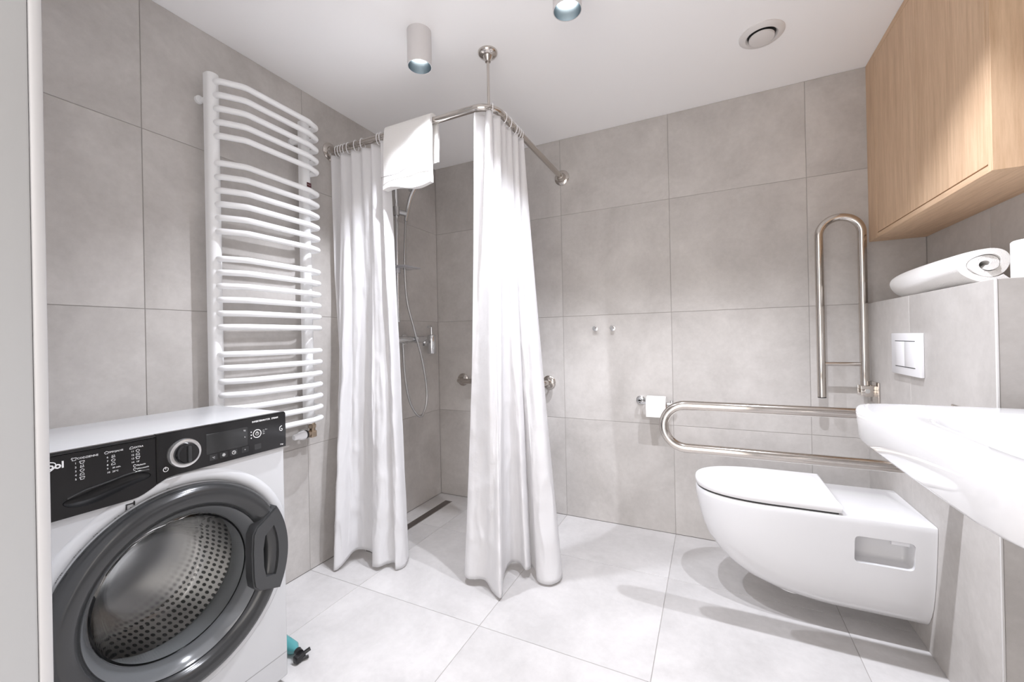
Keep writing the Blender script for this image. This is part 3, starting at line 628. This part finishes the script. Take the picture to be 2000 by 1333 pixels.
# rolled towel and paper roll on the ledge
rt = empty('rolled_towel', (2.39, -0.46, ZB), 'white rolled terry towel lying on the ledge under the cabinet', 'towel')
def rolled(bm):
    # spiral section extruded along the roll
    n = 120; turns = 2.2; th_ = 0.0205
    def sec(f):
        y = -0.185 - 0.535 * f; x0 = 2.392 - 0.010 * f; sc = 1.0 + 0.05 * f - 0.10 * (abs(f - 0.5) * 2) ** 6; o, i = [], []
        for k in range(n + 1):
            t = k / n; a = -0.9 - 2 * PI * turns * t; r = 0.064 * (1 - 0.72 * t)
            wob = 1 + 0.05 * math.sin(3 * a + f * 5)
            for lst, rr in ((o, r), (i, r - th_ * 0.92)):
                rr = max(rr, 0.004) * wob
                lst.append(Vector((x0 + math.cos(a) * rr * 1.08 * sc, y + 0.004 * math.sin(a * 1.5), 0.0585 + ZB + math.sin(a) * rr * 0.89 * sc)))
        return o + i[::-1]
    bm_loft(bm, [sec(k / 20) for k in range(21)])
part(rolled, 'terry_body', 'towel', rt, angle=70)
pr = empty('spare_paper_roll', (2.47, -0.85, ZB), 'white paper roll standing on the ledge at the right picture edge', 'toilet paper')
part(rollmesh((2.432, -0.838, ZB + 0.0005), (0, 0, 1), 0.054, 0.021, 0.098), 'paper', 'paper', pr)
part(rollmesh((2.432, -0.838, ZB + 0.0002), (0, 0, 1), 0.0215, 0.0195, 0.0985), 'core', 'cardboard', pr)

# ------------------------------------------------------------------ washing machine
WX0, WX1, WY0, WY1, WZ = 0.130, 0.485, -2.085, -1.485, 0.840
wm = empty('washing_machine', (0.31, -1.785, 0), 'white front-loading washing machine with black control panel and dark porthole ring', 'washing machine')
DY, DZ, DR = -1.762, 0.448, 0.250
cab_b = part(lambda bm: bm_box(bm, (WX0, WY0, 0.022), (WX1, WY1, WZ - 0.022), 0.006, 3), 'casing', 'washer', wm)
cb = bmesh.new(); bm_cyl(cb, (WX0 + 0.02, DY, DZ), (WX1 + 0.1, DY, DZ), 0.205, 72); boolean(cab_b, cb)
cb = bmesh.new(); bm_box(cb, (WX1 - 0.034, WY0 + 0.004, 0.708), (WX1 + 0.1, -1.8185, 0.83)); boolean(cab_b, cb)
part(lambda bm: bm_box(bm, (WX0 - 0.004, WY0 - 0.001, WZ - 0.021), (WX1 - 0.004, WY1 + 0.001, WZ), 0.004, 3), 'top_plate', 'washer', wm)
part(lambda bm: bm_box(bm, (WX1 - 0.004, WY0 + 0.003, 0.0965), (WX1 + 0.0006, WY1 - 0.003, 0.0985)), 'plinth_gap', 'rubber', wm, smooth=False)
for y in (WY0 + 0.05, WY1 - 0.05):
    for x in (WX0 + 0.05, WX1 - 0.05): part(lambda bm: bm_lathe(bm, (x, y, 0), (0, 0, 1), [(0, 0), (0, 0.022), (0.012, 0.022), (0.016, 0.010), (0.03, 0.010)], 20), 'foot', 'black', wm)
# control panel outline (y,z): deeper on the left over the drawer, S-curve up to the knob
def lower(y):
    if y < -1.86: return 0.702
    if y < -1.78: t = (y + 1.86) / 0.08; t = t * t * (3 - 2 * t); return 0.702 + 0.030 * t
    return 0.732
SEAM = -1.8145
ys = [WY0 + k * (SEAM - 0.0015 - WY0) / 24 for k in range(25)]
drw_poly = [(y, lower(y) + 0.001) for y in ys] + [(SEAM - 0.0015, WZ - 0.007), (WY0, WZ - 0.007)]
pan_poly = [(SEAM + (WY1 + 0.001 - SEAM) * k / 16, lower(SEAM + (WY1 + 0.001 - SEAM) * k / 16) + 0.001) for k in range(17)] + [(WY1 + 0.001, WZ - 0.004), (WY1 - 0.004, WZ + 0.0005), (SEAM, WZ + 0.0005)]
PX = 0.4955
pan = part(lambda bm: bm_prism(bm, pan_poly, WX1 - 0.004, PX, 0.003), 'control_panel', 'panel', wm, angle=30)
part(lambda bm: bm_box(bm, (WX1 - 0.004, WY0, WZ - 0.0055), (PX - 0.001, SEAM - 0.001, WZ + 0.0005), 0.0015), 'panel_top_strip', 'panel', wm)
drw = part(lambda bm: bm_prism(bm, drw_poly, WX1 - 0.03, PX, 0.002), 'detergent_drawer', 'panel', wm, angle=30)
def recess(bm, k_=1.0, cap=False):
    bmesh.ops.create_uvsphere(bm, u_segments=40, v_segments=24, radius=1.0)
    for vtx in bm.verts:
        c_ = vtx.co * k_; t_ = c_.y
        vtx.co = Vector((PX + 0.003 + c_.x * 0.021, -1.900 + t_ * 0.074, 0.741 + t_ * 0.004 + 0.007 * math.sin(t_ * 2.6) + c_.z * 0.0165))
    if cap: bmesh.ops.bisect_plane(bm, geom=bm.verts[:] + bm.edges[:] + bm.faces[:], plane_co=(PX - 0.0004, 0, 0), plane_no=(1, 0, 0), clear_outer=True)
cb = bmesh.new(); recess(cb); boolean(drw, cb)
part(lambda bm: recess(bm, 0.985, True), 'pull_recess', 'black_matte', drw)
part(lambda bm: bm_tube(bm, catmull([(PX - 0.0005, -1.966, 0.742), (PX + 0.0012, -1.940, 0.7515), (PX + 0.0015, -1.905, 0.757), (PX + 0.0012, -1.865, 0.764), (PX - 0.0005, -1.830, 0.762)], 24), 0.0019, 10), 'pull_lip', 'display', drw)
# display, keys
KX = PX + 0.0004
part(lambda bm: bm_box(bm, (PX - 0.001, -1.708, 0.764), (KX, -1.602, 0.8165), 0.0003, 1), 'display_window', 'display', pan, smooth=False)
for y in (-1.691, -1.666, -1.640, -1.609, -1.573): part(lambda bm: bm_box(bm, (PX - 0.001, y - 0.0095, 0.7455), (KX, y + 0.0095, 0.7610), 0.0003, 1), 'key', 'display', pan, smooth=False)
# programme knob
KY, KZ = -1.7585, 0.783
kn = part(lambda bm: bm_lathe(bm, (PX - 0.001, KY, KZ), (1, 0, 0), [(0, 0), (0, 0.0355), (0.006, 0.0355), (0.010, 0.034), (0.011, 0.031), (0.011, 0.027)], 64), 'knob_ring', 'silver', pan)
part(lambda bm: bm_lathe(bm, (PX, KY, KZ), (1, 0, 0), [(0.004, 0.0275), (0.012, 0.0265), (0.021, 0.0235), (0.0235, 0.0215), (0.0235, 0)], 56), 'knob', 'panel', kn)
part(lambda bm: bm_box(bm, (PX + 0.022, KY - 0.004, KZ - 0.020), (PX + 0.0285, KY + 0.004, KZ + 0.020), 0.002), 'knob_grip', 'ring_dark', kn)
# printing
def ring_mark(bm, y, z, r, t=0.0009, n=28): bm_tube(bm, [V(KX + 0.0001, y + r * math.cos(2 * PI * k / n), z + r * math.sin(2 * PI * k / n)) for k in range(n + 1)], t, 5, False)
logo = [('Whirlpool', 0.0185, -2.0475, 0.8085, 'bold')]
text_mesh('logo_lettering', logo, PX + 0.0003, 'print', drw)
part(lambda bm: bm_tube(bm, catmull([(PX + 0.0004, -2.03, 0.801), (PX + 0.0004, -2.005, 0.799), (PX + 0.0004, -1.9865, 0.808), (PX + 0.0004, -1.982, 0.818), (PX + 0.0004, -1.99, 0.823), (PX + 0.0004, -2.01, 0.823)], 24), 0.0009, 6), 'logo_swirl', 'print', drw)
items = [('CODZIENNE', 0.0058, -1.951, 0.8185), ('SPECJALNE', 0.0050, -1.9005, 0.8190), ('EXTRA', 0.0055, -1.8570, 0.8185)]
for c, (y, nums, z) in enumerate(((-1.9545, (1, 2, 3, 4, 5), 0.8095), (-1.9045, (6, 7, 8, 9, 10), 0.8085), (-1.8625, (11, 12, 13, 14), 0.8105))):
    for k, n_ in enumerate(nums):
        items.append((str(n_), 0.0054, y, z - 0.0083 * k))
        if c == 1 and k == 3: items.append(('30 min.', 0.0050, y + 0.009, z - 0.0083 * k))
        elif c == 1 and k == 4: items.append(('20\u00b0C', 0.0050, y + 0.009, z - 0.0083 * k))
        elif c == 2 and k == 3: items.append(('15\u2019', 0.0050, y + 0.009, z - 0.0083 * k))
items += [('P\u0142ukanie', 0.0050, -1.8530, 0.7768), ('Wirowanie', 0.0050, -1.8530, 0.7688)]
text_mesh('programme_lettering', items, PX + 0.0003, 'print', drw)['kind'] = 'stuff'
def prog_icons(bm):
    def garment(y, z, s, kind):
        x = PX + 0.0004
        shapes = {0: [(-1, -1), (-1, .4), (-1.6, .2), (-1.3, 1), (-.4, 1), (0, .7), (.4, 1), (1.3, 1), (1.6, .2), (1, .4), (1, -1), (-1, -1)], 1: [(-1, -1), (-.7, 1), (.7, 1), (1, -1), (.3, -1), (0, .2), (-.3, -1), (-1, -1)],
                  2: [(-1.3, .2), (0, 1), (1.3, .2), (.8, -1), (-.8, -1), (-1.3, .2)], 3: [(-1.3, -.8), (1.3, -.8), (1, .5), (.2, 1), (-1, .6), (-1.3, -.8)]}
        bm_tube(bm, [V(x, y + a * s, z + b * s) for a, b in shapes[kind % 4]], 0.00045, 5)
    for c, (y, n_, z) in enumerate(((-1.9435, 5, 0.8115), (-1.8935, 3, 0.8105), (-1.8505, 3, 0.8125))):
        for k in range(n_): garment(y, z - 0.0083 * k, 0.0026, k + c)
    garment(-1.9555, 0.8205, 0.0027, 0); garment(-1.9045, 0.8210, 0.0027, 2); garment(-1.8615, 0.8205, 0.0027, 3)
    for z in (0.7787, 0.7707):
        bm_tube(bm, [V(PX + 0.0004, -1.8565 + 0.0024 * math.cos(2 * PI * k / 14), z + 0.0026 * math.sin(2 * PI * k / 14)) for k in range(13)], 0.00045, 5)
part(prog_icons, 'programme_icons', 'print', drw)['kind'] = 'stuff'
text_mesh('panel_lettering', [('INVERTERMOTOR', 0.0066, -1.5890, 0.8245, 'bold'), ('STEAM', 0.0068, -1.5310, 0.8245, 'bold'), ('7 kg', 0.0058, -1.5050, 0.7405, 'bold'), ('kg', 0.0060, -1.6130, 0.806), ('h', 0.0060, -1.6110, 0.787), ('3 s', 0.0050, -1.5510, 0.797), ('+', 0.007, -1.612, 0.751), ('\u00b0C', 0.0065, -1.695, 0.7505)], KX, 'print', pan)['kind'] = 'stuff'
def panel_icons(bm):
    ring_mark(bm, -1.5750, 0.7910, 0.0112, 0.0012, 36)
    ring_mark(bm, -1.5750, 0.7910, 0.0045, 0.0006); bm_box(bm, (KX, -1.5758, 0.791), (KX + 0.0004, -1.5742, 0.798))
    ring_mark(bm, -1.7975, 0.7525, 0.0050, 0.0008); bm_box(bm, (KX, -1.7982, 0.7525), (KX + 0.0004, -1.7968, 0.759))
    ring_mark(bm, -1.6400, 0.7532, 0.0045, 0.0006); bm_tube(bm, [V(KX, -1.640, 0.7562), V(KX, -1.640, 0.7532), V(KX, -1.6375, 0.752)], 0.0005, 5)
    for k in range(8): a = PI * k / 4; bm_tube(bm, [V(KX, -1.666 + 0.0012 * math.cos(a), 0.7535 + 0.0012 * math.sin(a)), V(KX, -1.666 + 0.0045 * math.cos(a), 0.7535 + 0.0045 * math.sin(a))], 0.0006, 5)
    for z in (0.7865, 0.7915, 0.7965): bm_box(bm, (KX, -1.5590, z), (KX + 0.0004, -1.5530, z + 0.0008))
    for z in (0.7815, 0.790, 0.7985): bm_box(bm, (KX, -1.5935, z - 0.0015), (KX + 0.0004, -1.5905, z + 0.0015))
    bm_tube(bm, catmull([(KX, -1.499, 0.799), (KX, -1.505, 0.795), (KX, -1.5055, 0.787), (KX, -1.500, 0.784), (KX, -1.4975, 0.789), (KX, -1.5015, 0.791)], 24), 0.0010, 6)
part(panel_icons, 'panel_icons', 'print', pan)['kind'] = 'stuff'
# porthole door
def surround(bm):
    rings = []
    for dx, rr in ((0, 0.286), (0.003, 0.284), (0.0065, 0.277), (0.008, 0.268), (0.0065, 0.259), (0.002, 0.254), (0.0, 0.252)):
        rings.append([V(WX1 - 0.001 + dx, min(DY + rr * math.cos(2 * PI * k_ / 112), WY1 - 0.006 + 0.002 * (0.286 - rr) / 0.034), min(DZ + rr * math.sin(2 * PI * k_ / 112), 0.7315)) for k_ in range(112)])
    bm_loft(bm, rings, False, False)
part(surround, 'door_surround', 'washer', wm, angle=180)
door = part(lambda bm: bm_lathe(bm, (WX1, DY, DZ), (1, 0, 0), [(-0.004, 0.236), (-0.003, 0.249), (0.012, 0.2525), (0.028, 0.2475), (0.038, 0.2375), (0.0405, 0.226), (0.0375, 0.212), (0.030, 0.201), (0.021, 0.194), (0.019, 0.1935), (-0.012, 0.196), (-0.004, 0.205), (-0.004, 0.236)], 112), 'door_ring', 'ring_dark', wm, angle=50)
part(lambda bm: bm_lathe(bm, (WX1, DY, DZ), (1, 0, 0), [(0.017, 0.1940), (0.020, 0.1915), (0.015, 0.187), (0.000, 0.178), (-0.014, 0.171), (-0.020, 0.1685), (-0.026, 0.169), (-0.012, 0.190), (0.017, 0.1940)], 96), 'inner_bezel', 'bezel', door, angle=60)
part(lambda bm: bm_lathe(bm, (WX1, DY, DZ), (1, 0, 0), [(-0.022, 0.1675), (-0.040, 0.160), (-0.085, 0.140), (-0.125, 0.122), (-0.139, 0.108), (-0.143, 0.088), (-0.143, 0.0)] + [(-0.138, 0.0), (-0.138, 0.086), (-0.134, 0.104), (-0.121, 0.117), (-0.081, 0.135), (-0.036, 0.155), (-0.020, 0.1625), (-0.022, 0.1675)], 96), 'glass_bowl', 'glass', door, angle=60)
# gasket and drum
part(lambda bm: bm_lathe(bm, (WX1, DY, DZ), (1, 0, 0), [(-0.012, 0.204), (-0.03, 0.200), (-0.045, 0.186), (-0.06, 0.176), (-0.09, 0.172), (-0.105, 0.178), (-0.11, 0.20)], 80), 'gasket', 'rubber', wm, angle=60)
part(lambda bm: bm_lathe(bm, (WX1, DY, DZ), (1, 0, 0), [(-0.100, 0.180), (-0.112, 0.196), (-0.13, 0.2005), (-0.30, 0.2005)], 96, uv=True), 'drum_wall', 'drum', wm, angle=60)
part(lambda bm: bm_lathe(bm, (WX1, DY, DZ), (1, 0, 0), [(-0.30, 0.2005), (-0.302, 0.14), (-0.296, 0.06), (-0.296, 0)], 72), 'drum_back', 'hose', wm, angle=60)
# handle: wraps the right side of the ring
def handle(bm):
    n = 28; outer, inner = [], []
    a0, a1 = math.radians(-27), math.radians(30)
    def P2(r, a): return (DY + r * math.cos(a), DZ + r * math.sin(a))
    poly = [P2(0.2535, a0 + (a1 - a0) * k / n) for k in range(n + 1)]
    poly += [(DY + 0.158, DZ + 0.088), (DY + 0.148, DZ + 0.070), (DY + 0.145, DZ + 0.020), (DY + 0.146, DZ - 0.050), (DY + 0.150, DZ - 0.078), (DY + 0.162, DZ - 0.092)]
    hole = [P2(0.222, math.radians(-18) + math.radians(38) * k / 10) for k in range(11)] + [(DY + 0.182, DZ + 0.055), (DY + 0.176, DZ + 0.02), (DY + 0.177, DZ - 0.03), (DY + 0.183, DZ - 0.062)]
    return poly, hole
hpoly, hhole = handle(None)
hb = part(lambda bm: bm_prism(bm, hpoly, WX1 + 0.014, WX1 + 0.0475, 0.004), 'handle', 'handle_dark', door, angle=35)
cb = bmesh.new(); bm_prism(cb, hhole, WX1 + 0.020, WX1 + 0.2); boolean(hb, cb)
# moulded print round the porthole
def arc_text(bm):
    rnd = random.Random(2); a = 96.0
    while a < 158:
        n_ = rnd.randint(2, 6)
        for k in range(n_):
            t = math.radians(a + k * 0.75); r_ = 0.2565 + 0.0025 * rnd.random(); y, z = DY + r_ * math.cos(t), DZ + r_ * math.sin(t)
            bm_box(bm, (WX1 + 0.0012, y - 0.0011, z - 0.0005), (WX1 + 0.0052, y + 0.0011, z + 0.0005 + 0.001 * rnd.random()))
        a += n_ * 0.75 + rnd.uniform(1.5, 6)
part(arc_text, 'rim_marks', 'print_dark', wm, smooth=False)['kind'] = 'stuff'
def rim_logo(bm):
    t = math.radians(113); y, z = DY + 0.262 * math.cos(t), DZ + 0.262 * math.sin(t)
    for dy, w, h in ((-0.008, 0.0022, 0.009), (0.006, 0.0022, 0.010)): bm_box(bm, (WX1 + 0.004, y + dy, z - 0.003 + dy * 0.4), (WX1 + 0.0085, y + dy + w, z - 0.003 + h + dy * 0.4))
    bm_box(bm, (WX1 + 0.004, y - 0.008, z + 0.0035), (WX1 + 0.0085, y + 0.008, z + 0.0060))
part(rim_logo, 'rim_symbol', 'black', wm, smooth=False)
# spray bottle lying on the floor behind the machine
sb = empty('spray_bottle', (0.40, -1.41, 0), 'small teal spray bottle with black trigger lying beside the washing machine', 'bottle')
part(lambda bm: bm_lathe(bm, (0.424, -1.408, 0.022), (-0.985, 0.10, 0.0), [(0, 0), (0, 0.009), (0.010, 0.011), (0.026, 0.0195), (0.11, 0.0215), (0.115, 0.018), (0.115, 0)], 24), 'flask', 'teal', sb)
part(lambda bm: (bm_cyl(bm, (0.424, -1.408, 0.022), (0.440, -1.412, 0.021), 0.0125, 18), bm_box(bm, (0.434, -1.434, 0.003), (0.456, -1.400, 0.025), 0.004), bm_tube(bm, [V(0.448, -1.404, 0.020), V(0.458, -1.386, 0.027)], 0.006, 8), bm_tube(bm, [V(0.450, -1.414, 0.009), V(0.462, -1.396, 0.009)], 0.005, 8)), 'trigger', 'black', sb)
